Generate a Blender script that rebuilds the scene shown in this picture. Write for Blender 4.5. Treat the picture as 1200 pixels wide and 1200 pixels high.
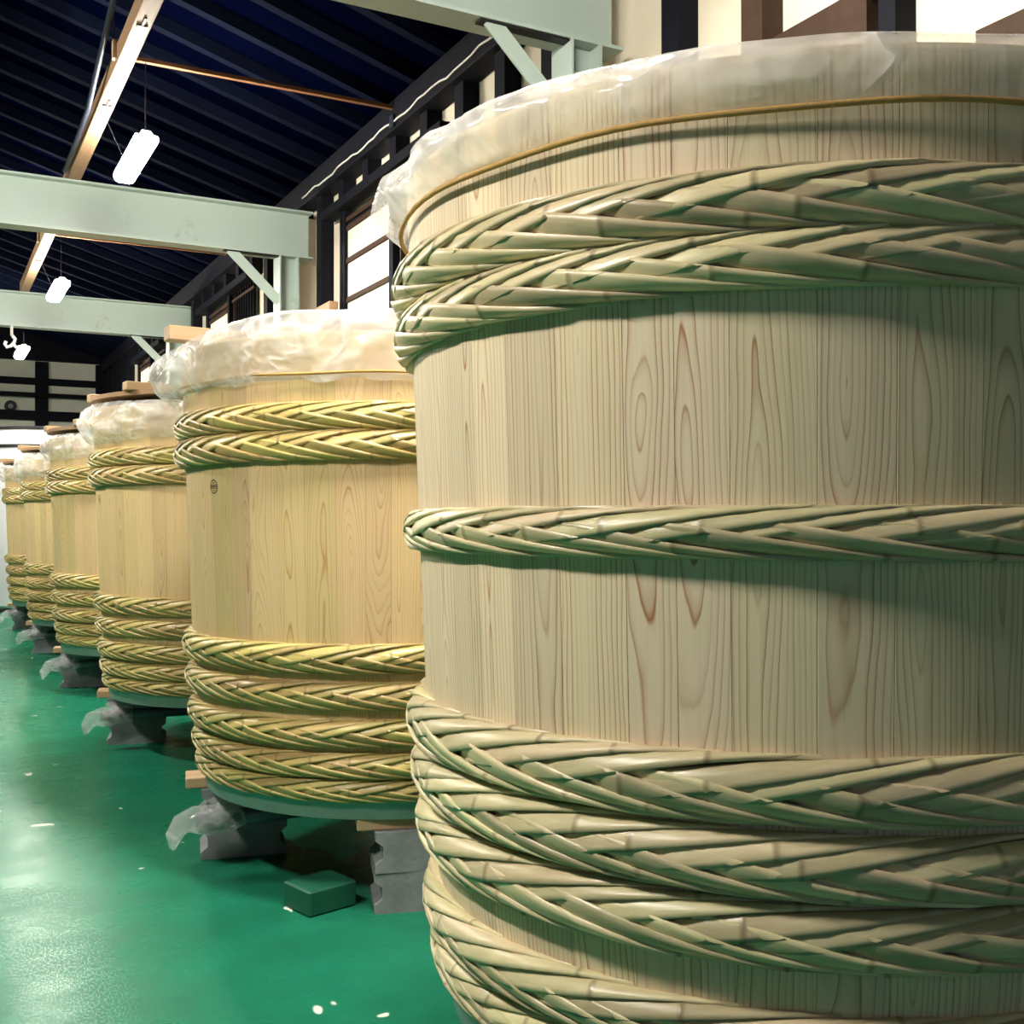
import bpy, math, random
from mathutils import Vector, noise
PI = math.pi
sc = bpy.context.scene
C = sc.collection
for o in list(bpy.data.objects): bpy.data.objects.remove(o)

# ------------------------------------------------------------------ camera, world, exposure
F, YAW, PITCH, CAMH = 1290.0, math.radians(28.14), math.radians(0.44), 1.6
cd = bpy.data.cameras.new('camera'); cam = bpy.data.objects.new('camera', cd); C.objects.link(cam)
cd.sensor_width = 36; cd.lens = F / 1200 * 36; cd.clip_start = .05; cd.clip_end = 200
cam.location = (0, 0, CAMH); cam.rotation_euler = (PI / 2 + PITCH, 0, -YAW)
sc.camera = cam
w = bpy.data.worlds.new('world'); sc.world = w; w.use_nodes = True
w.node_tree.nodes['Background'].inputs[0].default_value = (.16, .26, .60, 1)
w.node_tree.nodes['Background'].inputs[1].default_value = .20
vs = sc.view_settings
vs.view_transform = 'Standard'; vs.look = 'None'; vs.gamma = 1; vs.use_curve_mapping = False
vs.exposure = 0.98
LAMP_GLOW = 185          # radiance of the lamps' lit diffusers
LAMP_COLOR = (1.0, .95, .84)

# ------------------------------------------------------------------ helpers
def tag(o, label=None, cat=None, group=None, kind=None):
    if label: o['label'] = label
    if cat: o['category'] = cat
    if group: o['group'] = group
    if kind: o['kind'] = kind
    return o
def mesh(name, verts, faces, mat=None, smooth=False, uvs=None, attrs=None):
    m = bpy.data.meshes.new(name); m.from_pydata([tuple(v) for v in verts], [], faces)
    if smooth:
        m.polygons.foreach_set('use_smooth', [True] * len(m.polygons))
    if attrs:
        for k, vals in attrs.items():
            a = m.attributes.new(k, 'FLOAT', 'POINT'); a.data.foreach_set('value', vals)
    if mat: m.materials.append(mat)
    m.update(); return m
def obj(name, me, parent=None, loc=(0, 0, 0), rz=0, kind=None):
    o = bpy.data.objects.new(name, me); C.objects.link(o)
    o.location = loc; o.rotation_euler = (0, 0, rz)
    if parent: o.parent = parent
    if kind: o['kind'] = kind
    return o
def empty(name, loc=(0, 0, 0), rz=0):
    o = bpy.data.objects.new(name, None); o.empty_display_size = .1; C.objects.link(o)
    o.location = loc; o.rotation_euler = (0, 0, rz); return o
class MB:
    def __init__(s): s.v = []; s.f = []
    def add(s, v, f):
        n = len(s.v); s.v += [tuple(p) for p in v]; s.f += [tuple(i + n for i in q) for q in f]; return s
    def box(s, x0, x1, y0, y1, z0, z1, b=0.0):
        if b <= 0:
            return s.add([(x, y, z) for x in (x0, x1) for y in (y0, y1) for z in (z0, z1)],
                [(0,1,3,2),(4,6,7,5),(0,4,5,1),(2,3,7,6),(0,2,6,4),(1,5,7,3)])
        # bevelled box: rings along z
        def ring(i, z): return [(x0+i,y0+b+0,z),(x0+b,y0+i,z),(x1-b,y0+i,z),(x1-i,y0+b,z),(x1-i,y1-b,z),(x1-b,y1-i,z),(x0+b,y1-i,z),(x0+i,y1-b,z)]
        rs = [ring(b*.9, z0), ring(0, z0+b), ring(0, z1-b), ring(b*.9, z1)]
        v = sum(rs, []); f = [tuple(range(7,-1,-1)), tuple(range(24,32))]
        for k in range(3):
            for j in range(8):
                j2 = (j+1) % 8
                f.append((k*8+j, k*8+j2, k*8+8+j2, k*8+8+j))
        return s.add(v, f)
    def prism(s, prof, y0, y1, axis='y'):
        n = len(prof)
        if axis == 'y': v = [(a, y0, b) for a, b in prof] + [(a, y1, b) for a, b in prof]
        elif axis == 'x': v = [(y0, a, b) for a, b in prof] + [(y1, a, b) for a, b in prof]
        else: v = [(a, b, y0) for a, b in prof] + [(a, b, y1) for a, b in prof]
        f = [tuple(range(n)), tuple(range(2*n-1, n-1, -1))] + [(i, n+i, n+(i+1) % n, (i+1) % n) for i in range(n)]
        return s.add(v, f)
    def tube(s, pts, r, n=8, caps=True):
        pts = [Vector(p) for p in pts]; rings = []
        prev = None
        for i, p in enumerate(pts):
            d = (pts[min(i+1, len(pts)-1)] - pts[max(i-1, 0)]).normalized()
            if prev is None:
                u = d.cross(Vector((0, 0, 1)))
                if u.length < .01: u = d.cross(Vector((1, 0, 0)))
            else: u = prev - d * prev.dot(d)
            u.normalize(); prev = u; w_ = d.cross(u)
            rr = r[i] if isinstance(r, (list, tuple)) else r
            rings.append([p + u * rr * math.cos(2*PI*k/n) + w_ * rr * math.sin(2*PI*k/n) for k in range(n)])
        v = sum(rings, []); f = []
        for i in range(len(pts) - 1):
            for k in range(n):
                k2 = (k+1) % n
                f.append((i*n+k, i*n+k2, (i+1)*n+k2, (i+1)*n+k))
        if caps: f += [tuple(range(n-1, -1, -1)), tuple(range((len(pts)-1)*n, len(pts)*n))]
        return s.add(v, f)
    def lathe(s, prof, n=64, closed=False):
        v = []; f = []; m = len(prof)
        for k in range(n):
            c, sn = math.cos(2*PI*k/n), math.sin(2*PI*k/n)
            v += [(r*c, r*sn, z) for r, z in prof]
        for k in range(n):
            k2 = (k+1) % n
            for i in range(m if closed else m-1):
                i2 = (i+1) % m
                f.append((k*m+i, k2*m+i, k2*m+i2, k*m+i2))
        return s.add(v, f)
    def build(s, name, mat, parent=None, loc=(0, 0, 0), rz=0, kind=None, smooth=False):
        return obj(name, mesh(name, s.v, s.f, mat, smooth), parent, loc, rz, kind)

# ------------------------------------------------------------------ materials
def newmat(name):
    m = bpy.data.materials.new(name); m.use_nodes = True
    nt = m.node_tree; b = nt.nodes['Principled BSDF']
    return m, nt, b
class N:
    """tiny node-building helper"""
    def __init__(s, nt): s.nt = nt
    def node(s, t, **k):
        n = s.nt.nodes.new(t)
        for a, b in k.items(): setattr(n, a, b)
        return n
    def put(s, inp, v):
        if hasattr(v, 'is_output'): s.nt.links.new(v, inp)
        else: inp.default_value = v
    def math(s, op, a, b=0.0, c=None):
        n = s.node('ShaderNodeMath', operation=op); s.put(n.inputs[0], a); s.put(n.inputs[1], b)
        if c is not None: s.put(n.inputs[2], c)
        return n.outputs[0]
    def noise(s, vec, scale=5.0, detail=3.0, rough=.5, dist=0.0, w=None):
        n = s.node('ShaderNodeTexNoise')
        if w is not None: n.noise_dimensions = '4D'; s.put(n.inputs['W'], w)
        if vec is not None: s.nt.links.new(vec, n.inputs['Vector'])
        n.inputs['Scale'].default_value = scale; n.inputs['Detail'].default_value = detail
        n.inputs['Roughness'].default_value = rough; n.inputs['Distortion'].default_value = dist
        return n.outputs['Fac']
    def mapping(s, vec, scale=(1, 1, 1), loc=(0, 0, 0)):
        n = s.node('ShaderNodeMapping'); s.nt.links.new(vec, n.inputs[0])
        n.inputs['Scale'].default_value = scale; n.inputs['Location'].default_value = loc
        return n.outputs[0]
    def ramp(s, fac, stops, interp='LINEAR'):
        n = s.node('ShaderNodeValToRGB'); n.color_ramp.interpolation = interp
        e = n.color_ramp.elements
        while len(e) < len(stops): e.new(.5)
        for i, (p, c) in enumerate(stops):
            e[i].position = p; e[i].color = (c, c, c, 1) if isinstance(c, (int, float)) else (*c, 1)
        s.put(n.inputs[0], fac); return n.outputs[0]
    def mix(s, fac, a, b, mode='MIX'):
        n = s.node('ShaderNodeMix', data_type='RGBA', blend_type=mode)
        s.put(n.inputs[0], fac)
        s.put(n.inputs[6], (*a, 1) if isinstance(a, tuple) and len(a) == 3 else a)
        s.put(n.inputs[7], (*b, 1) if isinstance(b, tuple) and len(b) == 3 else b)
        return n.outputs[2]
    def bump(s, h, strength=.3, dist=.01):
        n = s.node('ShaderNodeBump'); n.inputs['Strength'].default_value = strength
        n.inputs['Distance'].default_value = dist; s.put(n.inputs['Height'], h); return n.outputs[0]
    def objco(s): return s.node('ShaderNodeTexCoord').outputs['Object']
    def genworld(s): return s.node('ShaderNodeNewGeometry').outputs['Position']
    def rand(s): return s.node('ShaderNodeObjectInfo').outputs['Random']

def stave_wood(name, early, early2, late, freq, latestr):
    m, nt, b = newmat(name); n = N(nt)
    co = n.objco(); rnd = n.rand()
    sx = n.node('ShaderNodeSeparateXYZ'); nt.links.new(co, sx.inputs[0])
    y, z = sx.outputs[1], sx.outputs[2]
    r2 = n.math('FRACT', n.math('MULTIPLY', rnd, 17.31))
    r3 = n.math('FRACT', n.math('MULTIPLY', rnd, 57.77))
    wv = n.math('MULTIPLY', rnd, 40.0)
    cz = n.node('ShaderNodeCombineXYZ'); nt.links.new(n.math('MULTIPLY', y, 3.0), cz.inputs[0]); nt.links.new(n.math('MULTIPLY', z, .7), cz.inputs[2])
    nlow = n.noise(cz.outputs[0], 1.6, 2.0, .5, 0, wv)
    cz2 = n.node('ShaderNodeCombineXYZ'); nt.links.new(n.math('MULTIPLY', y, 9.0), cz2.inputs[0]); nt.links.new(n.math('MULTIPLY', z, 1.3), cz2.inputs[2])
    nmid = n.noise(cz2.outputs[0], 2.4, 2.0, .5, 0, wv)
    yy = n.math('ADD', y, n.math('MULTIPLY', n.math('SUBTRACT', r2, .5), .07))
    slope = n.math('MULTIPLY', n.math('SUBTRACT', r3, .5), .09)
    d = n.math('ADD', n.math('MULTIPLY', n.math('SUBTRACT', z, 1.0), slope), n.math('MULTIPLY', n.math('SUBTRACT', nlow, .45), .17))
    d = n.math('ADD', d, n.math('MULTIPLY', n.math('SUBTRACT', rnd, .5), .06))
    dist = n.math('SQRT', n.math('ADD', n.math('MULTIPLY', yy, yy), n.math('MULTIPLY', d, d)))
    dist = n.math('ADD', dist, n.math('MULTIPLY', n.math('SUBTRACT', nmid, .5), .014))
    ring = n.math('FRACT', n.math('MULTIPLY', dist, freq))
    line = n.ramp(ring, [(0, 0.10), (.06, 0.0), (.55, 0.06), (.82, .40), (.93, 1.0), (1.0, 0.1)])
    # ring strength varies ring by ring
    rid = n.math('FLOOR', n.math('MULTIPLY', dist, freq))
    rs = n.math('FRACT', n.math('MULTIPLY', n.math('SINE', n.math('ADD', n.math('MULTIPLY', rid, 12.9898), wv)), 43758.5))
    line = n.math('MULTIPLY', line, n.math('ADD', n.math('MULTIPLY', rs, .7), .3))
    line = n.math('MULTIPLY', line, latestr)
    tone = n.mix(n.math('ADD', n.math('MULTIPLY', nlow, .6), n.math('MULTIPLY', r3, .5)), early, early2)
    # fine fibre streaks
    fib = n.noise(n.mapping(co, (60, 160, 3)), 1.0, 3.0, .6)
    tone = n.mix(n.math('MULTIPLY', n.math('SUBTRACT', fib, .45), .55), tone, tuple(c*.62 for c in early2))
    blot = n.noise(n.mapping(co, (5, 5, 2.2)), 1.0, 3.0, .6, 0, wv)
    tone = n.mix(n.math('MULTIPLY', n.ramp(blot, [(.55, 0.0), (.8, 1.0)]), .22), tone, tuple(c*.55 for c in early))
    col = n.mix(line, tone, late)
    hs = n.node('ShaderNodeHueSaturation'); nt.links.new(col, hs.inputs['Color'])
    nt.links.new(n.math('ADD', n.math('MULTIPLY', r2, .22), .88), hs.inputs['Value'])
    nt.links.new(n.math('ADD', n.math('MULTIPLY', r3, .02), .49), hs.inputs['Hue'])
    nt.links.new(hs.outputs[0], b.inputs['Base Color'])
    b.inputs['Roughness'].default_value = .62; b.inputs['Specular IOR Level'].default_value = .25
    nt.links.new(n.bump(n.math('ADD', line, fib), .12, .002), b.inputs['Normal'])
    return m
M = {}
M['cedar_pale'] = stave_wood('pale cedar', (.78, .67, .48), (.72, .59, .39), (.36, .15, .06), 88, 1.0)
M['cedar_yellow'] = stave_wood('yellow cedar', (.66, .51, .275), (.59, .43, .21), (.36, .17, .055), 110, .8)

def bamboo(name, c1, c2, node_c):
    m, nt, b = newmat(name); n = N(nt)
    co = n.objco(); rnd = n.rand()
    at = n.node('ShaderNodeAttribute', attribute_name='along').outputs['Fac']
    ac = n.node('ShaderNodeAttribute', attribute_name='across').outputs['Fac']
    nd = n.node('ShaderNodeAttribute', attribute_name='node_dist').outputs['Fac']
    sd = n.node('ShaderNodeAttribute', attribute_name='seed').outputs['Fac']
    rr = n.math('FRACT', n.math('ADD', n.math('MULTIPLY', rnd, 7.3), sd))
    cv = n.node('ShaderNodeCombineXYZ'); nt.links.new(n.math('MULTIPLY', at, 5.0), cv.inputs[0]); nt.links.new(n.math('MULTIPLY', ac, 4.0), cv.inputs[1]); nt.links.new(n.math('MULTIPLY', rr, 30.0), cv.inputs[2])
    streak = n.noise(cv.outputs[0], 2.5, 4.0, .6)
    cv2 = n.node('ShaderNodeCombineXYZ'); nt.links.new(n.math('MULTIPLY', at, 9.0), cv2.inputs[0]); nt.links.new(n.math('MULTIPLY', ac, 1.2), cv2.inputs[1]); nt.links.new(n.math('MULTIPLY', rr, 19.0), cv2.inputs[2])
    blot = n.noise(cv2.outputs[0], 1.3, 3.0, .6)
    col = n.mix(n.ramp(blot, [(.3, 0.0), (.72, 1.0)]), c1, c2)
    col = n.mix(n.math('MULTIPLY', n.math('SUBTRACT', streak, .4), .5), col, tuple(c*.5 for c in c2))
    ndm = n.ramp(nd, [(0.0, 1.0), (.35, .75), (1.0, 0.0)])
    col = n.mix(n.math('MULTIPLY', ndm, .62), col, node_c)
    hs = n.node('ShaderNodeHueSaturation'); nt.links.new(col, hs.inputs['Color'])
    nt.links.new(n.math('ADD', n.math('MULTIPLY', rr, .5), .72), hs.inputs['Value'])
    nt.links.new(n.math('ADD', n.math('MULTIPLY', n.math('FRACT', n.math('MULTIPLY', rr, 5.1)), .035), .485), hs.inputs['Hue'])
    nt.links.new(hs.outputs[0], b.inputs['Base Color'])
    nt.links.new(n.ramp(streak, [(.3, .27), (.7, .46)]), b.inputs['Roughness'])
    b.inputs['Specular IOR Level'].default_value = .5
    nt.links.new(n.bump(streak, .10, .003), b.inputs['Normal'])
    return m
M['bamboo_pale'] = bamboo('pale bamboo', (.70, .595, .37), (.55, .465, .265), (.17, .11, .05))
M['bamboo_yellow'] = bamboo('golden bamboo', (.52, .385, .15), (.40, .30, .105), (.15, .09, .04))

def simple(name, col, rough=.6, metal=0.0, var=.25, scale=6.0, bump=.1, spec=.3, dirt=None, stretch=(1, 1, 1)):
    m, nt, b = newmat(name); n = N(nt)
    co = n.mapping(n.objco(), stretch); f = n.noise(co, scale, 5.0, .6)
    c = n.mix(n.math('MULTIPLY', n.ramp(f, [(.3, 0.0), (.7, 1.0)]), var), col, tuple(x*.55 for x in col))
    if dirt:
        d = n.ramp(n.noise(co, scale*.55, 6.0, .7), [(.60, 0.0), (.68, 1.0)])
        c = n.mix(n.math('MULTIPLY', d, dirt[1]), c, dirt[0])
    nt.links.new(c, b.inputs['Base Color'])
    b.inputs['Roughness'].default_value = rough; b.inputs['Metallic'].default_value = metal
    b.inputs['Specular IOR Level'].default_value = spec
    if bump: nt.links.new(n.bump(f, bump, .01), b.inputs['Normal'])
    return m
M['dark_timber'] = simple('dark stained timber', (.0045, .0050, .0095), .7, 0, .5, 4, .2, .12, None, (3, 3, 3))
M['brown_timber'] = simple('weathered brown timber', (.048, .027, .018), .7, 0, .6, 5, .2, .15, ((.02, .012, .01), .6), (2, 2, 2))
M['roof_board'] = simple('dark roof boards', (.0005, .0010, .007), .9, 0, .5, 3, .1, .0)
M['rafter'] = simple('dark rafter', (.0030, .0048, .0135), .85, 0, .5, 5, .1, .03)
M['pine'] = simple('planed pine', (.37, .225, .13), .55, 0, .45, 3.0, .08, .25, ((.20, .10, .04), .35), (14, 1.2, 14))
M['pine_x'] = simple('planed pine lengthwise', (.56, .38, .22), .55, 0, .45, 3.0, .08, .25, None, (1.2, 14, 14))
M['slat'] = simple('thin brown slat', (.20, .085, .035), .7, 0, .4, 3, .05)
M['plaster'] = simple('cream plaster', (.62, .56, .44), .85, 0, .16, 2.2, .05, .15, ((.45, .38, .27), .25))
M['plaster_grey'] = simple('grey plaster', (.74, .73, .62), .85, 0, .2, 2.2, .05, .15)
M['paper'] = simple('window paper', (.62, .58, .47), .8, 0, .1, 3, .03, .15)
M['steel_paint'] = simple('pale green painted steel', (.36, .44, .40), .42, 0, .12, 3.0, .03, .45, ((.16, .12, .08), .55))
M['concrete'] = simple('grey concrete', (.235, .255, .26), .85, 0, .55, 14, .6, .2, ((.12, .13, .135), .5))
M['zinc'] = simple('zinc sheet band', (.30, .35, .32), .35, .55, .3, 7, .05, .5)
M['iron_dark'] = simple('dark iron', (.02, .02, .024), .5, .5, .3, 10, .1)
M['pipe_grey'] = simple('grey plastic pipe', (.11, .125, .14), .35, 0, .2, 8, .02, .5)
M['green_paint_box'] = simple('green painted block', (.012, .105, .06), .45, 0, .35, 9, .2, .4)
M['cord'] = simple('tan cotton cord', (.50, .30, .10), .8, 0, .3, 60, .3)
M['rubber'] = simple('black cable', (.015, .02, .035), .5, 0, .2, 10, .05)
M['white_cable'] = simple('white cable', (.62, .60, .55), .5, 0, .2, 10, .05)
M['white_metal'] = simple('white enamelled metal', (.78, .78, .76), .4, 0, .08, 5, .02, .5)
M['tank'] = simple('white tank', (.80, .82, .84), .25, .3, .1, 3, .02, .6)
M['ink'] = simple('black stamp ink', (.04, .03, .02), .8, 0, .4, 80, 0)
M['dark_glass'] = simple('dark window glass', (.010, .011, .014), .12, 0, .1, 3, 0, .6)

def plastic(name, milky, seed):
    m, nt, b = newmat(name); n = N(nt)
    co = n.objco()
    f1 = n.noise(n.mapping(co, (1, 1, 1.2), (seed, 0, 0)), 2.6, 3.0, .55, .5)
    f2 = n.noise(n.mapping(co, (1, 1, 1), (0, seed, 0)), 8.0, 2.0, .5, .3)
    crease = n.math('ABSOLUTE', n.math('SUBTRACT', f1, .5))
    h = n.math('ADD', n.math('MULTIPLY', n.ramp(crease, [(0, 1.0), (.07, 0.0)]), .35), n.math('MULTIPLY', f2, .8))
    nrm = n.bump(h, .6, .03)
    b.inputs['Base Color'].default_value = (.95, .95, .95, 1)
    b.inputs['Roughness'].default_value = .16; b.inputs['Specular IOR Level'].default_value = .6
    nt.links.new(nrm, b.inputs['Normal'])
    tr = n.node('ShaderNodeBsdfTransparent'); tr.inputs[0].default_value = (.97, .97, .97, 1)
    tl = n.node('ShaderNodeBsdfTranslucent'); tl.inputs[0].default_value = (.85, .85, .85, 1); nt.links.new(nrm, tl.inputs['Normal'])
    mx = n.node('ShaderNodeMixShader'); mx.inputs[0].default_value = .22
    nt.links.new(b.outputs[0], mx.inputs[1]); nt.links.new(tl.outputs[0], mx.inputs[2])
    mx2 = n.node('ShaderNodeMixShader')
    fac = n.math('ADD', milky, n.math('MULTIPLY', n.ramp(crease, [(0, 1.0), (.06, 0.0)]), .28))
    nt.links.new(fac, mx2.inputs[0])
    nt.links.new(tr.outputs[0], mx2.inputs[1]); nt.links.new(mx.outputs[0], mx2.inputs[2])
    nt.links.new(mx2.outputs[0], nt.nodes['Material Output'].inputs['Surface'])
    return m
M['plastic'] = plastic('milky plastic sheet', .29, 0.0)
M['plastic_clear'] = plastic('clear plastic bag', .22, 5.0)

# floor: glossy green epoxy, scuffed, with worn pale flecks
m, nt, b = newmat('green epoxy floor'); n = N(nt); M['floor'] = m
P = n.genworld()
a1 = n.noise(P, .55, 4.0, .6); a2 = n.noise(P, 2.3, 5.0, .65); a3 = n.noise(P, 11, 4.0, .6)
col = n.mix(n.ramp(a1, [(.35, 0.0), (.65, 1.0)]), (.009, .135, .074), (.015, .190, .108))
col = n.mix(n.math('MULTIPLY', n.ramp(a2, [(.42, 0.0), (.7, 1.0)]), .45), col, (.008, .070, .040))
sc_ = n.ramp(n.noise(n.mapping(P, (5, 1.3, 1)), 3.0, 6.0, .75, 1.5), [(.60, 0.0), (.74, 1.0)])
col = n.mix(n.math('MULTIPLY', sc_, .15), col, (.10, .42, .28))
fl = n.ramp(n.noise(P, 4.2, 2.0, .5, .4), [(.708, 0.0), (.718, 1.0)])
col = n.mix(fl, col, (.62, .66, .58))
nt.links.new(col, b.inputs['Base Color'])
nt.links.new(n.ramp(a2, [(.3, .22), (.7, .36)]), b.inputs['Roughness'])
b.inputs['Specular IOR Level'].default_value = .055
nt.links.new(n.bump(n.math('ADD', a2, n.math('MULTIPLY', a3, .12)), .05, .02), b.inputs['Normal'])

def emit(name, col, s):
    m, nt, b = newmat(name)
    b.inputs['Base Color'].default_value = (.8, .8, .8, 1)
    b.inputs['Emission Color'].default_value = (*col, 1); b.inputs['Emission Strength'].default_value = s
    return m
M['tube'] = emit('lit fluorescent tube', LAMP_COLOR, LAMP_GLOW)

# ------------------------------------------------------------------ room shell
XW = 3.60           # plaster plane of the window wall
YF = 25.6           # far wall
XL, YB = -6.0, -4.0
def struct(name, mb, mat, parent=None):
    o = mb.build(name, M[mat], parent); o['kind'] = 'structure'; return o
struct('floor', MB().box(XL, XW + .2, YB, YF + .2, -.1, 0), 'floor')
struct('wall_right', MB().box(XW, XW + .15, YB, YF, 0, 5.1), 'plaster')
struct('wall_far', MB().box(XL, XW, YF, YF + .15, 0, 8), 'plaster_grey')
struct('wall_left', MB().box(XL - .15, XL, YB, YF, 0, 5.1), 'brown_timber')
struct('wall_back', MB().box(XL, -3.2, YB - .15, YB, 0, 8).box(3.0, XW, YB - .15, YB, 0, 8).box(-3.2, 3.0, YB - .15, YB, 3.4, 8), 'plaster_grey')  # unseen wall; wide opening added to let bluish fill light into the shadows
SL = .30; XR = -1.2; ZE = 5.16; ZR = ZE + SL * (XW - XR)
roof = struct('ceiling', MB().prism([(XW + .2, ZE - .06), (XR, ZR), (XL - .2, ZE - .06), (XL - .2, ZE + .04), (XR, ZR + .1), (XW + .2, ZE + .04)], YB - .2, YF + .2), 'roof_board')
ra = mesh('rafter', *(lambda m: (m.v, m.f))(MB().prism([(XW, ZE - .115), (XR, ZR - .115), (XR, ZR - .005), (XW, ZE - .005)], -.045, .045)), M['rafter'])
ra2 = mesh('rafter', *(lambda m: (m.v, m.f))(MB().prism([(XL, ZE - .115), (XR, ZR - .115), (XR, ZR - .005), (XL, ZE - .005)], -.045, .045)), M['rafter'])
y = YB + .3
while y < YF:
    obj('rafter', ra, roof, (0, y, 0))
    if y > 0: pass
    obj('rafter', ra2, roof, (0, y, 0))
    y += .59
# eaves beams, posts and rails of the window wall
wall_t = empty('trim_1'); wall_t['kind'] = 'structure'
MB().box(3.40, 3.60, YB, YF, 4.82, 5.07, .01).build('eaves_beam', M['dark_timber'], wall_t)
posts = []
y = 2.68 - .635 * 3
pmesh = None
wins = [(7.55, 10.35), (13.2, 16.0), (18.8, 21.6)]
def in_win(y): return any(a - .05 < y < b + .02 for a, b in wins)
stub = mesh('post', *(lambda m: (m.v, m.f))(MB().box(3.47, 3.61, -.07, .07, 4.58, 4.83)), M['dark_timber'])
full_d = mesh('post', *(lambda m: (m.v, m.f))(MB().box(3.47, 3.61, -.075, .075, 0, 4.83)), M['dark_timber'])
full_b = mesh('post', *(lambda m: (m.v, m.f))(MB().box(3.47, 3.61, -.075, .075, 0, 4.83)), M['brown_timber'])
y = 3.42 - .65 * 6
while y < YF:
    if in_win(y): obj('post', stub, wall_t, (0, y, 0))
    elif 2.4 < y < 3.1 or any(abs(y - b_) < .15 for b_ in (5.30, 10.95, 16.6)): pass
    else: obj('post', full_b if y < 4.3 else full_d, wall_t, (0, y, 0))
    y += .65
MB().box(3.50, 3.605, 3.49, 4.0, 3.52, 3.86).build('rail', M['brown_timber'], wall_t)
MB().box(3.50, 3.605, 1.55, 3.35, 3.78, 3.90).build('rail', M['brown_timber'], wall_t)
MB().box(3.50, 3.605, 1.55, 2.83, 3.25, 3.45).build('rail', M['brown_timber'], wall_t)
MB().box(3.48, 3.605, 3.20, 3.29, 0, 4.83).build('post', M['dark_timber'], wall_t)

# windows: a rail, one papered leaf, one barred leaf
def window(k, y0, y1):
    t = empty('window_%d' % k); t['kind'] = 'structure'
    yo = y0
    MB().box(3.42, 3.56, y0, y1, 4.53, 4.62, .006).build('head_rail', M['dark_timber'], t)
    MB().box(3.50, 3.60, y0, y1, 2.5, 2.6).build('sill', M['dark_timber'], t)
    for yy in (y1 - .34, y1 - .42 ): MB().box(3.50, 3.575, yy - .03, yy + .025, 2.6, 4.53).build('stile', M['dark_timber'], t)
    lf0, lf1 = y1 - 1.62, y1 - .45
    MB().box(3.49, 3.555, lf0 - .07, lf0 + .02, 2.6, 4.53).build('stile', M['dark_timber'], t)
    z = 2.66
    zs = [2.6, 2.94, 3.31, 3.68, 4.05, 4.36, 4.44]
    for i, z in enumerate(zs):
        h = .045
        MB().box(3.515, 3.56, lf0, lf1, z - h/2, z + h/2).build('glazing_bar', M['brown_timber'], t)
    for i in range(len(zs) - 1):
        MB().box(3.535, 3.55, lf0 + .02, lf1, zs[i] + .0225, zs[i+1] - .0225).build('paper_pane', M['paper'] if i < 5 else M['dark_timber'], t)
    # barred dark leaf
    b0, b1 = y0 + .04, lf0 - .07
    MB().box(3.56, 3.575, b0, b1, 2.6, 4.53).build('glass_pane', M['dark_glass'], t)
    nb = 9
    for i in range(nb):
        yy = b0 + (b1 - b0) * (i + .5) / nb
        MB().box(3.535, 3.56, yy - .012, yy + .012, 2.6, 4.53).build('lattice_bar', M['brown_timber'] if i == nb - 1 else M['dark_timber'], t)
    for z in (2.9, 3.33, 3.68, 4.0, 4.44):
        MB().box(3.525, 3.545, b0, b1, z - .015, z + .015).build('lattice_rail', M['brown_timber'], t)
for k, (a, b_) in enumerate(wins): window(k + 1, a, b_)
# short planed boards beside the windows
for k, (a, b_) in enumerate(wins[:1]):
    o = MB().box(3.38, 3.47, b_ - .36, b_ + .28, 3.50, 3.68, .006).build('ledge_board', M['pine'])
    tag(o, 'short orange planed board fixed at window jamb above the stamped barrel', 'board')

# pale boards beside the steel posts
BEAMS = [5.30, 10.95, 16.6]
for i, by in enumerate(BEAMS):
    MB().box(3.34, 3.60, by + .13, by + .24, 0, 4.74).build('jamb_board', M['plaster'], wall_t)

# far wall timber grid
wt = empty('trim_2'); wt['kind'] = 'structure'
for x in [3.45 - 1.22 * i for i in range(8)]:
    MB().box(x - .13, x + .13, YF - .10, YF + .02, 0, 5.0).build('post', M['dark_timber'], wt)
for z0, z1 in ((0, .2), (1.2, 1.4), (2.5, 2.72), (3.10, 3.3), (3.74, 3.94), (4.50, 4.64), (5.02, 5.3), (5.85, 6.1)):
    MB().box(XL, XW, YF - .14, YF + .02, z0, z1).build('rail', M['dark_timber'], wt)
MB().box(XL, XW, YF - .03, YF + .02, 5.3, 8).build('gable_board', M['dark_timber'], wt)
MB().tube([(3.4, YF - .2, 4.27), (XL, YF - .2, 4.27)], .05, 10).build('pipe', M['iron_dark'], wt, smooth=True)
gx, gy, gz = 1.62, YF - .06, 4.02
o = empty('wall_vent', (gx, gy, gz)); tag(o, 'small round dark vent on the far plaster panel', 'vent')
MB().tube([(0, -.06, 0), (0, .05, 0)], .12, 20).build('vent_ring', M['iron_dark'], o, smooth=False)
MB().tube([(0, -.075, 0), (0, -.05, 0)], .05, 14).build('vent_hub', M['pipe_grey'], o)

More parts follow.
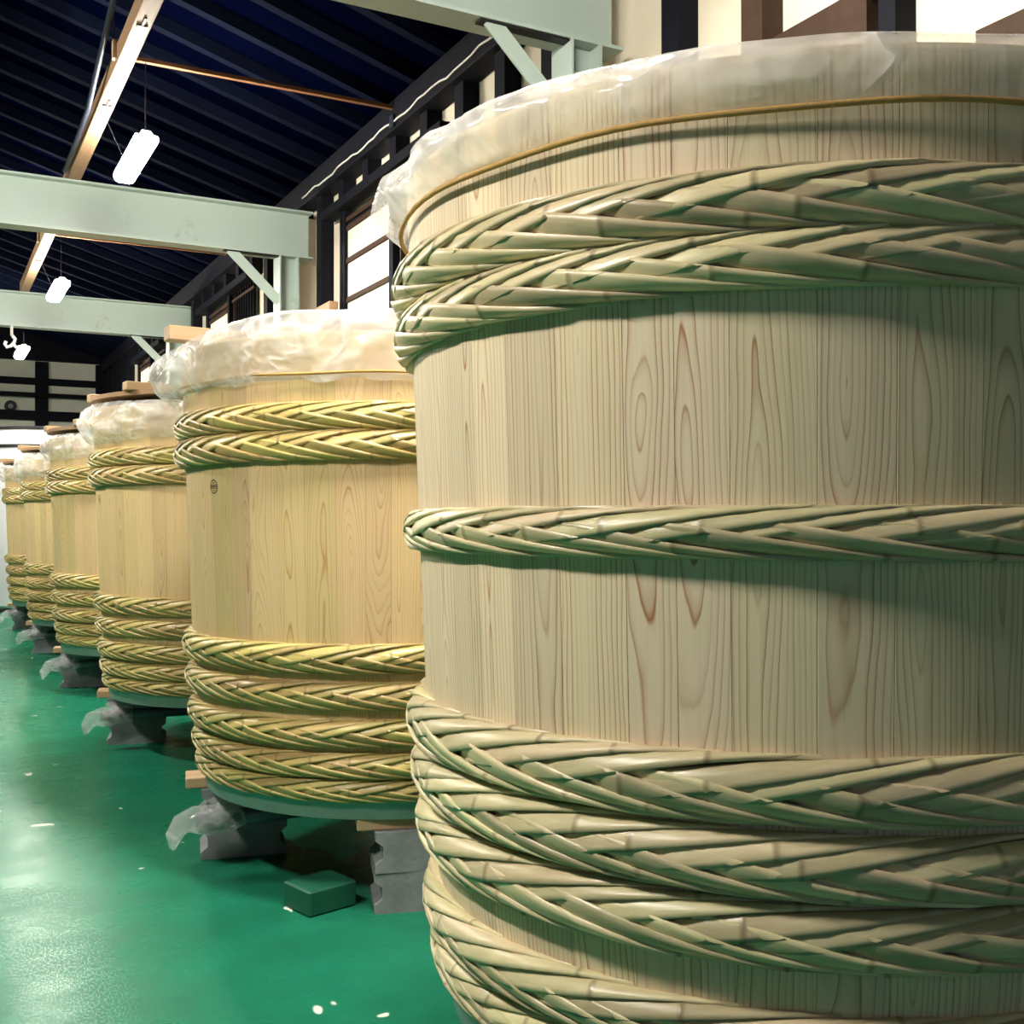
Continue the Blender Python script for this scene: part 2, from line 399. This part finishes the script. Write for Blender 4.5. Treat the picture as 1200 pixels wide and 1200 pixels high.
# ------------------------------------------------------------------ steel frames
def frame(by, label_end):
    t = empty('steel_frame', (0, by, 0)); tag(t, 'pale green steel beam and post frame ' + label_end, 'steel frame', None)
    z0, z1 = 4.27, 4.75
    MB().box(XL, 3.48, -.006, .006, z0 + .02, z1 - .02).build('beam_web', M['steel_paint'], t)
    MB().box(XL, 3.50, -.10, .10, z0, z0 + .02).build('beam_flange', M['steel_paint'], t)
    MB().box(XL, 3.50, -.10, .10, z1 - .02, z1).build('beam_flange', M['steel_paint'], t)
    for x0 in (3.15, XL + .1):
        s = 1
        MB().box(x0, x0 + .014, -.11, .11, 0, z0).build('post_flange', M['steel_paint'], t)
        MB().box(x0 + .186, x0 + .20, -.11, .11, 0, z0).build('post_flange', M['steel_paint'], t)
        MB().box(x0 + .014, x0 + .186, -.005, .005, 0, z0).build('post_web', M['steel_paint'], t)
    # diagonal knee brace, an angle bar
    p, q = Vector((2.66, -.08, 4.28)), Vector((3.16, -.08, 3.80))
    d = (q - p).normalized(); s = Vector((d.z, 0, -d.x))
    v = []
    for c in (p, q):
        v += [c + s * a * .05 + Vector((0, b2, 0)) for a, b2 in ((-1, 0), (1, 0), (1, .012), (-.75, .012), (-.75, .09), (-1, .09))]
    MB().add(v, [(5,4,3,2,1,0), (6,7,8,9,10,11)] + [(i, (i+1) % 6, 6+(i+1) % 6, 6+i) for i in range(6)]).build('knee_brace', M['steel_paint'], t)
    MB().box(2.60, 3.15, -.09, -.02, z0 - .012, z0).build('gusset', M['iron_dark'], t)
ends = ['over the gap between the two largest barrels', 'above the papered window over the third barrel', 'with the hook hanging under it', 'standing close to the far wall']
for by, e in zip(BEAMS, ends): frame(by, e)

# long pine joists on top of the beams, one per bay, with clamps
bays = [(-.3, 5.3), (5.3, 10.95), (10.95, 16.6), (16.6, 25.5)]
who_r = ['nearest bay over the pale barrel', 'bay beside the hanging black cable', 'bay between the second and third beams', 'bay reaching the far wall']
who_l = ['over the aisle by the pale barrel', 'over the aisle by the third barrel', 'over the aisle by the fifth barrel', 'over the aisle by the far wall']
for jx, (y0, y1), wh in [(1.22, b_, w_) for b_, w_ in zip(bays[:3], who_r)] + [(-1.5, b_, w_) for b_, w_ in zip(bays, who_l)]:
    t = empty('pine_joist', (jx, y0, 4.755)); tag(t, 'long square pine timber lying on steel beams, ' + wh, 'timber')
    MB().box(-.058, .058, .06, y1 - y0 - .04, 0, .125, .006).build('timber', M['pine'], t)
    L = y1 - y0
    for fy in (.35, .62):
        MB().box(-.034, .034, L * fy - .014, L * fy + .014, -.012, .0).build('bolt_head', M['iron_dark'], t)
        MB().box(-.008, .008, L * fy - .13, L * fy + .05, -.010, 0).build('staple', M['iron_dark'], t)
    MB().box(-.085, -.0585, L * .47 - .03, L * .47 + .03, .02, .15, .003).build('cleat', M['pine_x'], t)
    MB().tube([(-.075, L * .47, .14), (-.075, L * .47, .55)], .006, 6).build('hanger_wire', M['iron_dark'], t)
# thin slats across, from which lamps hang
for i, yy in enumerate((2.8, 8.45, 14.1, 19.7)):
    o = MB().box(1.30, 3.42, yy - .02, yy + .02, 4.99, 5.02).build('ceiling_slat', M['slat'])
    tag(o, 'thin brown slat carrying a lamp wire, ' + ['near the pale barrel', 'over the large papered window', 'in the bay of the second lamp', 'close to the far wall'][i], 'slat')
# black cable slung beside the second-bay joist
o = MB().tube([(1.13, 5.45, 4.80), (1.12, 6.2, 4.77), (1.09, 6.9, 4.92), (1.085, 7.5, 5.02), (1.085, 8.0, 4.90), (1.09, 8.5, 4.80), (1.11, 9.0, 4.77), (1.12, 9.8, 4.78), (1.13, 10.8, 4.80)], .02, 8).build('black_cable', M['rubber'], smooth=True)
tag(o, 'thick black cable sagging alongside the pine timber', 'cable')
# white cable pinned along the eaves beam
pts = []
for i in range(40):
    yy = 5.6 + i * .135
    pts.append((3.388, yy, 4.875 + .012 * math.sin(i * .9) + .008 * math.sin(i * 2.3)))
o = MB().tube(pts, .008, 6).build('white_cable', M['white_cable'], smooth=True)
tag(o, 'thin white cable pinned along the dark eaves beam', 'cable')
o = MB().box(3.375, 3.40, 8.38, 8.46, 4.83, 4.93, .004).build('cable_clip', M['rubber']); tag(o, 'small black cable clip on the dark eaves beam', 'clip')
# white hook on a cord under the third beam
t = empty('hanging_hook', (1.06, 16.52, 3.93)); tag(t, 'white hook on a short cord hanging under a steel beam', 'hook')
MB().tube([(0, 0, .337), (0, 0, .20)], .02, 6).build('cord', M['white_cable'], t)
MB().tube([(.01, 0, .20), (.045, 0, .16), (.03, 0, .11), (-.01, 0, .06), (-.06, 0, .04), (-.085, 0, 0.08), (-.07, 0, .12)], .022, 8).build('hook_bend', M['white_metal'], t, smooth=True)
MB().tube([(.01, 0, .10), (.06, 0, .045), (.10, 0, .03)], .022, 8).build('hook_tail', M['white_metal'], t, smooth=True)

# ------------------------------------------------------------------ lamps
def lamp(x, y, z, wires, label):
    t = empty('fluorescent_lamp', (x, y, z)); tag(t, label, 'lamp', 'hanging fluorescent lamps')
    MB().prism([(-.055, .036), (-.03, .075), (.03, .075), (.055, .036)], -.50, .50).build('housing', M['white_metal'], t)
    MB().prism([(-.085, .0), (-.07, -.03), (-.04, -.042), (.04, -.042), (.07, -.03), (.085, .0), (.08, .035), (-.08, .035)], -.51, .51).build('diffuser', M['tube'], t)
    for wy, p in wires:
        MB().tube([(0, wy - y, .075), (p[0] - x, p[1] - y, p[2] - z)], .004, 5).build('wire', M['iron_dark'], t)
    return t
def roofz(x): return ZR - SL * abs(x - XR) - .115
for i, yy in enumerate((3.0, 8.75, 14.3, 19.9)):
    lamp(1.44, yy + .15, 4.40, [((2.8, 8.45, 14.1, 19.7)[i], (1.44, (2.8, 8.45, 14.1, 19.7)[i], 4.992)), (yy + .55, (1.290, yy + .55, 4.800))][:1 if i == 3 else 2], ['lit fluorescent lamp hanging over the pale barrel', 'lit fluorescent lamp hanging beside the sagging black cable', 'lit fluorescent lamp hanging just before the steel beam with the hook', 'lit fluorescent lamp hanging near the far wall'][i])
for i, yy in enumerate((2.3, 7.9, 13.5, 19.1)):
    lamp(-1.5, yy, 4.40, [(yy - .45, (-1.5, yy - .45, 4.753)), (yy + .45, (-1.5, yy + .45, 4.753))], 'lit fluorescent lamp over the open aisle, ' + ['across from the pale barrel', 'across from the third barrel', 'across from the fifth barrel', 'across from the sixth barrel'][i])

# ------------------------------------------------------------------ barrels
PROF = [(0.0, .880), (.12, .900), (.35, .930), (.75, .958), (1.15, .975), (1.60, .992), (2.10, 1.012)]
def prof(z, sc_=1.0):
    for (a, ra_), (b2, rb) in zip(PROF, PROF[1:]):
        if z <= b2: return sc_ * (ra_ + (rb - ra_) * (z - a) / (b2 - a))
    return sc_ * PROF[-1][1]
def smooth(t): t = max(0, min(1, t)); return t * t * (3 - 2 * t)

def strand_mesh(R, hh, dd, up, var, Lbase, mat, rng):
    """one split-bamboo strand of a plaited hoop, beginning at angle 0 and climbing over (up) or under the roll"""
    L = Lbase * (1 + rng.uniform(-.05, .05)); w = rng.uniform(.040, .046) * (hh / .056)
    p0, p1 = math.radians(-20), math.radians(124)
    lift = rng.choice((0, 0, .001, .003)); bow = rng.uniform(-.035, .035)
    tn = rng.uniform(.22, .8); asl = math.sqrt(hh * dd)
    ts = sorted([i / 10 for i in range(11)] + [tn - .014, tn, tn + .014])
    ang = math.atan2((p1 - p0) * asl, L)
    vs_ = []; al = []; ac = []; nd = []; sd = []
    seed = rng.random()
    cross = [(-1, -.009), (-1, 0), (-.55, 1), (0, 1.4), (.55, 1), (1, 0), (1, -.009)]
    for t in ts:
        ph = p0 + (p1 - p0) * (t + bow * math.sin(PI * t))
        wd = w * (.55 + .45 * smooth(t / .25)) * (1 - .15 * smooth((t - .8) / .2))
        for c, h in cross:
            s = t * L - c * wd / 2 * math.sin(ang) * .4
            f = ph + c * wd / 2 * math.cos(ang) / asl
            off = -.009 * (1 - smooth(t / .22)) - .003 * smooth((t - .75) / .25) + lift * math.sin(PI * t)
            off += -.0060 * c                       # lower edge stands proud of the next strand
            if h == -.009: off -= .010
            else: off += .0017 * h
            dn = abs(t - tn) * L
            if dn < .004 and h > -.005: off += .0022
            nr, nz = math.cos(f) / dd, math.sin(f) / hh
            ln = math.hypot(nr, nz); nr /= ln; nz /= ln
            r = R + .006 + dd * math.cos(f) + off * nr
            zz = hh * math.sin(f) + off * nz
            if not up: zz = -zz
            th = s / R
            vs_.append((r * math.cos(th), r * math.sin(th), zz))
            al.append(t * L); ac.append(c); nd.append(min(1, dn / .009)); sd.append(seed)
    k = len(cross); fs = []
    for i in range(len(ts) - 1):
        for j in range(k - 1):
            q = (i*k+j, (i+1)*k+j, (i+1)*k+j+1, i*k+j+1)
            fs.append(q if up else q[::-1])
    return vs_, fs, dict(along=al, across=ac, node_dist=nd, seed=sd)

STRANDS = {}
def strands_for(R, hh, dd, Lb, mat):
    key = (round(R, 4), hh, dd, Lb, mat)
    if key not in STRANDS:
        rng = random.Random(hash((round(R*1000), round(hh*1e4), mat == 'bamboo_pale')) & 0xffff)
        out = {}
        for up in (True, False):
            lst = []
            for v in range(5):
                d = strand_mesh(R, hh, dd, up, v, Lb, mat, rng)
                lst.append((mesh('bamboo_strand', d[0], d[1], M[mat], True, None, d[2]), d))
            out[up] = lst
        STRANDS[key] = out
    return STRANDS[key]

STAVES = {}
def stave_mesh(width_deg, H, scl, mat):
    key = (width_deg, H, scl, mat)
    if key in STAVES: return STAVES[key]
    ha = math.radians(width_deg) / 2; zs = [0, .06, .12, .35, .75, 1.15, 1.6, H - .012, H]
    g = .00025; v = []; f = []
    cols = [(-1, 0.0010), (-.985, 0), (-.33, 0), (.33, 0), (.985, 0), (1, .0010)]
    for z in zs:
        R = prof(z, scl)
        for c, dr in cols:
            a = c * (ha - g / R); r = R - dr - (.004 if z in (0, H) else 0)
            v.append((r * math.cos(a), r * math.sin(a), z))
        for c in (1, -1):
            a = c * (ha - g / R); r = R - .045
            v.append((r * math.cos(a), r * math.sin(a), z))
    k = len(cols) + 2
    for i in range(len(zs) - 1):
        for j in range(k):
            j2 = (j + 1) % k
            f.append((i*k+j, i*k+j2, (i+1)*k+j2, (i+1)*k+j))
    f.append(tuple(range(k-1, -1, -1))); f.append(tuple(range((len(zs)-1)*k, len(zs)*k)))
    me = mesh('stave', v, f, M[mat])
    STAVES[key] = me; return me

def barrel(cx, cy, zb, H, hoops, wood, bam, label, seed, detail, scl=1.0, nst=46):
    rng = random.Random(seed)
    root = empty('cedar_barrel', (cx, cy, zb)); tag(root, label, 'barrel', 'bamboo hooped cedar barrels in a row')
    # staves of uneven width
    ws = []
    while sum(ws) < 360 - 4: ws.append(rng.choice((6.0, 7.0, 8.0, 9.0)))
    while sum(ws) > 360 - 6: ws.pop()
    rem = 360 - sum(ws); ws.append(rem)
    a = rng.uniform(0, 360)
    for wd in ws:
        obj('stave', stave_mesh(wd, H, scl, wood), root, rz=math.radians(a + wd / 2)); a += wd
    # bottom board, zinc band
    MB().add([(prof(0, scl)*.94*math.cos(2*PI*k/48), prof(0, scl)*.94*math.sin(2*PI*k/48), .03) for k in range(48)], [tuple(range(47, -1, -1))]).build('bottom_board', M['dark_timber'], root)
    MB().lathe([(prof(0, scl) + .002, .0), (prof(0, scl) + .012, .0), (prof(.09, scl) + .010, .09), (prof(.09, scl) + .002, .09)], 96, True).build('zinc_band', M['zinc'], root, smooth=False)
    vdir = math.atan2(-cy, -cx)
    rest_v, rest_f = [], []; rest_a = dict(along=[], across=[], node_dist=[], seed=[])
    cand = []
    for hi, (hz, hh, tilt, ta) in enumerate(hoops):
        z = hz - zb; R = prof(z, scl); dd = .037 * hh / .056
        core = MB().lathe([(R + .002, -hh*.8), (R + .006 + dd*.68, -hh*.5), (R + .006 + dd*.80, 0), (R + .006 + dd*.68, hh*.5), (R + .002, hh*.8)], 72)
        hp = core.build('bamboo_hoop', M[bam], root, (0, 0, z), smooth=True)
        hp.rotation_euler = (tilt * math.cos(ta), tilt * math.sin(ta), 0)
        pale = bam == 'bamboo_pale'
        S = strands_for(R, hh, dd, .66 if pale else .56, bam)
        n_ = int(2 * PI * R / (.182 if pale else .155)); ph = rng.uniform(0, 1)
        for up in (True, False):
            for i in range(n_):
                th = 2 * PI * (i + ph + (0 if up else .5) + rng.uniform(-.12, .12)) / n_
                var = rng.randrange(5)
                mid = th + .22 / R
                face = math.cos(mid - vdir)
                cand.append((face, hp, S[up][var], th, z, hp.rotation_euler.copy()))
    cand.sort(key=lambda c: -c[0])
    n_ind = 0
    for face, hp, (me, d), th, z, rot in cand:
        if detail and n_ind < 300 and face > -.12:
            obj('bamboo_strand', me, hp, (0, 0, 0), th); n_ind += 1
        else:
            base = len(rest_v); c, s = math.cos(th), math.sin(th); e = rot.to_matrix()
            for p in d[0]:
                q = e @ Vector((p[0]*c - p[1]*s, p[0]*s + p[1]*c, p[2])); rest_v.append((q.x, q.y, q.z + z))
            rest_f += [tuple(i + base for i in q) for q in d[1]]
            for kk in rest_a: rest_a[kk] += d[2][kk]
    if rest_v:
        obj('bamboo_strands', mesh('bamboo_strands', rest_v, rest_f, M[bam], True, None, rest_a), root, kind='stuff')
    return root

def cover(cx, cy, ztop, zhem, Rr, label, seed, puff, hem_wave, string, rise=0):
    """plastic sheet draped over the rim and tied below it"""
    NS, NP = 260, 22; v = []; f = []
    sd = Vector((seed * 7.7, seed * 3.1, 0))
    th_p = puff[0]
    for i in range(NS):
        th = 2 * PI * i / NS; c, s = math.cos(th), math.sin(th)
        g = math.exp(-((th - th_p + PI) % (2 * PI) - PI) ** 2 / (2 * puff[2] ** 2))
        hem = zhem + hem_wave * (noise.noise(Vector((c * 3, s * 3, 4)) + sd) + .5 * noise.noise(Vector((c * 9, s * 9, 4)) + sd)) - g * puff[3]
        up_ = rise * smooth(.2 + 1.3 * math.sin(-(th - .1)))
        for j in range(NP + 1):
            t = j / NP
            if t < .22:
                u = t / .22; r = Rr - .16 + .155 * u; z = ztop - .02 + .035 * smooth(u) + up_ * smooth(u)
            else:
                u = (t - .22) / .78
                r = Rr + .006 + .016 * math.sin(PI * u) + .004; z = ztop + .015 + up_ + (hem - ztop - .015 - up_) * u
                r += g * puff[1] * math.sin(PI * min(1, u * 1.02)) ** .7
                z += g * .015 * (1 - u)
            env = math.sin(PI * min(1, max(0, (t - .05) / .95))) ** .8
            q = Vector((c * Rr * 2.2, s * Rr * 2.2, z * 2.6)) + sd
            n1 = noise.noise(q * 1.3); n2 = abs(noise.noise(q * 2.6 + Vector((5, 1, 2)))); n3 = abs(noise.noise(q * 6 + Vector((1, 9, 2))))
            dr = (.022 * n1 + .030 * (.25 - n2) + .012 * (.25 - n3)) * env * (1 + g * .8)
            r = max(r + dr, Rr + .003) if t > .24 else r
            z += .018 * noise.noise(q * 2.0 + Vector((9, 9, 1))) * env
            v.append((c * r, s * r, z - ztop))
    k = NP + 1
    for i in range(NS):
        i2 = (i + 1) % NS
        for j in range(NP): f.append((i*k+j, i*k+j+1, i2*k+j+1, i2*k+j))
    o = obj('plastic_cover', mesh('plastic_cover', v, f, M['plastic'], True), None, (cx, cy, ztop))
    tag(o, label, 'plastic sheet', 'plastic covers over the barrel rims')
    if string:
        pts = [( (Rr + .015) * math.cos(2*PI*i/96), (Rr + .015) * math.sin(2*PI*i/96), string - ztop - .004 + .003 * math.sin(i * .7)) for i in range(97)]
        MB().tube(pts, .0062, 6, False).build('tie_cord', M['cord'], o, smooth=True)
    return o

def lid(cx, cy, ztop, R, rz, label, batten, ext=.03, bh=.085, bz=.029):
    t = empty('barrel_lid', (cx, cy, ztop), rz); tag(t, label, 'lid', 'round plank lids on the barrels')
    n_ = 9; wd = 2 * R / n_
    for i in range(n_):
        x0, x1 = -R + i * wd + .002, -R + (i + 1) * wd - .002
        m_ = 8; up = []; dn = []
        for k in range(m_ + 1):
            x = x0 + (x1 - x0) * k / m_; yy = math.sqrt(max(0, R * R - x * x)); up.append((x, yy)); dn.append((x, -yy))
        MB().prism(dn + up[::-1], .0, .028, 'z').build('plank', M['pine'], t)
    for bx in batten:
        if bz > .03:        # packing strip lifts the board over the gathered plastic
            MB().box(-.5, .5, bx - .04, bx + .04, .029, bz, .004).build('packing_strip', M['pine_x'], t)
        yy = math.sqrt(R * R - bx * bx)
        MB().box(-yy - ext, yy + .03, bx - .05, bx + .05, bz, bh, .005).build('batten', M['pine_x'], t)
    return t

def iblock(w_, d_, h_):
    l = .032
    pr = [(-w_/2, 0), (w_/2, 0), (w_/2, h_*.20), (w_/2 - l, h_*.36), (w_/2 - l, h_*.64), (w_/2, h_*.80), (w_/2, h_), (-w_/2, h_), (-w_/2, h_*.80), (-w_/2 + l, h_*.64), (-w_/2 + l, h_*.36), (-w_/2, h_*.20)]
    return MB().prism(pr, -d_/2, d_/2)
blk = (lambda m: mesh('concrete_block', m.v, m.f, M['concrete']))(iblock(.40, .26, .165))
plank_me = (lambda m: mesh('support_plank', m.v, m.f, M['pine_x']))(MB().box(-.24, .24, -.09, .09, 0, .048, .004))
def support(cx, cy, who, zb, spots):
    for k, (dx, dy, rz, where) in enumerate(spots):
        for lv in range(2):
            o = obj('concrete_block', blk, None, (cx + dx, cy + dy, lv * .1655), rz + (0, .03)[lv])
            tag(o, '%s notched concrete block at the %s of %s' % (('lower', 'upper')[lv], where, who), 'block', 'concrete blocks under the barrels')
        o = obj('support_plank', plank_me, None, (cx + dx - .03, cy + dy, .3312), rz)
        tag(o, 'pale plank on the blocks at the %s of %s' % (where, who), 'plank', 'planks between blocks and barrels')
def drain(cx, cy, who, seed):
    rng = random.Random(seed)
    t = empty('drain_pipe', (cx - .62, cy + .02, .245), 0); tag(t, 'grey drain pipe with a plastic bag tied on, below %s' % who, 'pipe', 'bagged drain pipes')
    MB().tube([(.45, -.03, 0), (-.33, .02, 0)], .036, 14).build('pipe', M['pipe_grey'], t, smooth=True)
    MB().tube([(-.20, .012, 0), (-.28, .016, 0)], .048, 14).build('collar', M['pipe_grey'], t, smooth=True)
    MB().tube([(.28, -.02, 0), (.28, -.02, .134)], .034, 12).build('riser', M['pipe_grey'], t, smooth=True)
    # gathered bag
    pts = [(-.12, .008, .0), (-.2, .01, .005), (-.27, .016, .0), (-.34, .02, .0), (-.39, .03, -.015), (-.42, .03, -.06), (-.43, .03, -.12)]
    rr = [.05, .062, .07, .062, .05, .045, .012]
    m_ = MB().tube(pts, rr, 20)
    m_.v = [tuple(Vector(p) + Vector((noise.noise(Vector(p) * 18 + Vector((seed, 0, 0))), noise.noise(Vector(p) * 18 + Vector((0, seed, 3))), noise.noise(Vector(p) * 18 + Vector((3, 3, seed))))) * .018) for p in m_.v]
    m_.build('plastic_bag', M['plastic_clear'], t, smooth=True)
    f2 = MB(); 
    fan = []
    for k in range(9):
        a = -.5 + k * .25 + 1.2; fan.append((-.20 - .14 * math.cos(a), .02 + .02 * rng.uniform(-1, 1), .04 + .065 * math.sin(a) + rng.uniform(-.008, .008)))
    v = [(-.16, .012, .03)] + fan
    vv = v + [(p[0], p[1] + .003, p[2]) for p in v]; nq = len(v)
    MB().add(vv, [(0, i, i + 1) for i in range(1, nq - 1)] + [(nq, nq + i + 1, nq + i) for i in range(1, nq - 1)]).build('bag_tail', M['plastic_clear'], t)

def stamp(cx, cy, zb, root, u_theta, z, s=.030):
    """round maker's mark stamped on a stave"""
    v = []; f = []
    def P(a, b2):
        R = prof(z - zb + b2) + .0012; th = u_theta + a / R
        return (R * math.cos(th), R * math.sin(th), z - zb + b2)
    n_ = 32
    for k in range(n_):
        c, sn = math.cos(2*PI*k/n_), math.sin(2*PI*k/n_)
        v += [P(c*s, sn*s), P(c*s*.86, sn*s*.86)]
    for k in range(n_):
        k2 = (k + 1) % n_; f.append((2*k, 2*k2, 2*k2+1, 2*k+1))
    def rect(x0, x1, y0, y1):
        b0 = len(v); v.extend([P(x0*s, y0*s), P(x1*s, y0*s), P(x1*s, y1*s), P(x0*s, y1*s)]); f.append((b0, b0+1, b0+2, b0+3))
    for i in range(7):
        x = -.78 + i * .225; rect(x, x + .15, -.20 + .08 * (i % 2), .16 - .10 * (i % 3 == 1))
    rect(-.8, .8, .20, .26); rect(-.8, .8, -.30, -.24); rect(-.4, .4, .5, .58); rect(-.4, .4, -.6, -.52)
    o = obj('maker_stamp', mesh('maker_stamp', v, f, M['ink']), root); o['label'] = 'round black ink stamp'

ZB = .38
XC = 2.04
YS = [2.24, 5.02, 8.03, 11.07, 14.2, 17.5]
names = ['the pale mid-hooped barrel', 'the stamped second barrel', 'the third barrel of the row', 'the fourth barrel of the row', 'the fifth barrel of the row', 'the sixth barrel of the row']
labels = ['pale new cedar barrel with an extra single bamboo hoop round its middle',
          'golden cedar barrel with round black stamp, standing next to the pale mid-hooped barrel',
          'golden cedar barrel, third in the row counting from the pale one',
          'golden cedar barrel, fourth in the row counting from the pale one',
          'golden cedar barrel, fifth in the row counting from the pale one',
          'golden cedar barrel at the row end before the white tank']
hb1 = [(2.172, .057, .012, 1.0), (2.060, .054, .010, 2.6), (1.578, .047, 0.0, 0), (1.112, .062, .010, 4.0), (.972, .060, .006, 1.0), (.838, .058, .006, 2.0), (.640, .058, .004, 0), (.525, .052, 0, 0)]
hb2 = [(2.015, .054, .006, 1.0), (1.903, .060, .004, 2.5), (1.046, .058, .005, 4.0), (.888, .054, .003, 1), (.735, .054, .003, 2), (.606, .050, 0, 0), (.502, .046, 0, 0)]
sup = [(-.19, -.74, -.30, 'front'), (-.66, .34, -.2, 'aisle side'), (.62, .30, .1, 'wall side')]
for i, yc in enumerate(YS):
    first = i == 0
    jz = [0, 0, .0, .01, -.01, .0][i]
    H = 2.06 if first else 1.98
    root = barrel(XC - (.01 if first else 0), yc, ZB, H, hb1 if first else [(a + jz, b2, c + .002*(i % 3), d + i) for a, b2, c, d in hb2],
                  'cedar_pale' if first else 'cedar_yellow', 'bamboo_pale' if first else 'bamboo_yellow', labels[i], 11 + i, i < 4)
    zt = ZB + H; Rr = prof(H)
    support(XC, yc, names[i], ZB, [(-.16, -.60, .08, 'front'), (-.42, .34, .05, 'aisle side'), (.62, .30, .1, 'wall side')] if first else sup); drain(XC, yc, names[i], i + 1.5)
    zh = [2.335, 2.17, 2.14, 2.16, 2.12, 2.15][i]
    cover(XC - (.01 if first else 0), yc, zt, zh, Rr, 'milky crumpled plastic sheet over the rim of ' + names[i], i + 1, [(PI * .93, .045, .45, 0), (PI * .93, .10, .28, .05), (PI * 1.0, .07, .5, .02), (PI, .05, .4, 0), (PI * 1.05, .09, .5, .06), (PI, .05, .5, 0)][i],
          .004 if first else .03, [2.335, 2.195, None, None, 2.17, None][i], .07 if i == 1 else 0)
    if not first:
        lid(XC, yc, zt + (.034 if i == 1 else .056), Rr - .18 if i == 1 else Rr + .02, .06 * i, 'round pine plank lid with battens on top of ' + names[i], (.45,) if i == 1 else (-.45, .45), .30 if i == 1 else .03, .135 if i == 1 else .085, .065 if i == 1 else .029)
    if 0 < i < 4:
        th = math.atan2(-yc, -XC)
        # the stamp sits a little inside the aisle-side outline as seen from the aisle's near end
        stamp(XC, yc, ZB, root, [0, PI + .28, PI + .08, PI + .04][i], 1.745)

# green painted block on the floor under the stamped barrel
o = MB().box(-.115, .115, -.10, .10, 0, .105, .008).build('green_block', M['green_paint_box'], None, (1.46, 4.42, 0), .25)
tag(o, 'green painted block lying on the floor beside concrete blocks', 'block')

# white tank beyond the barrels
t = empty('white_tank', (1.95, 21.6, 0)); tag(t, 'large white round tank standing behind the last barrel', 'tank')
MB().lathe([(0, 3.30), (.5, 3.27), (.95, 3.20), (1.0, 3.16), (1.0, .12), (.96, .08), (0, .08)], 64).build('body', M['tank'], t, smooth=False)
MB().lathe([(1.0, 2.86), (1.012, 2.86), (1.012, 2.92), (1.0, 2.92)], 64, True).build('seam_band', M['iron_dark'], t)
MB().lathe([(.9, 3.215), (1.02, 3.19), (1.02, 3.215), (.9, 3.24)], 64, True).build('rim', M['iron_dark'], t)
for k in range(4):
    a = PI/4 + k * PI/2
    MB().tube([(.8*math.cos(a), .8*math.sin(a), 0), (.8*math.cos(a), .8*math.sin(a), .1)], .06, 10).build('foot', M['iron_dark'], t)
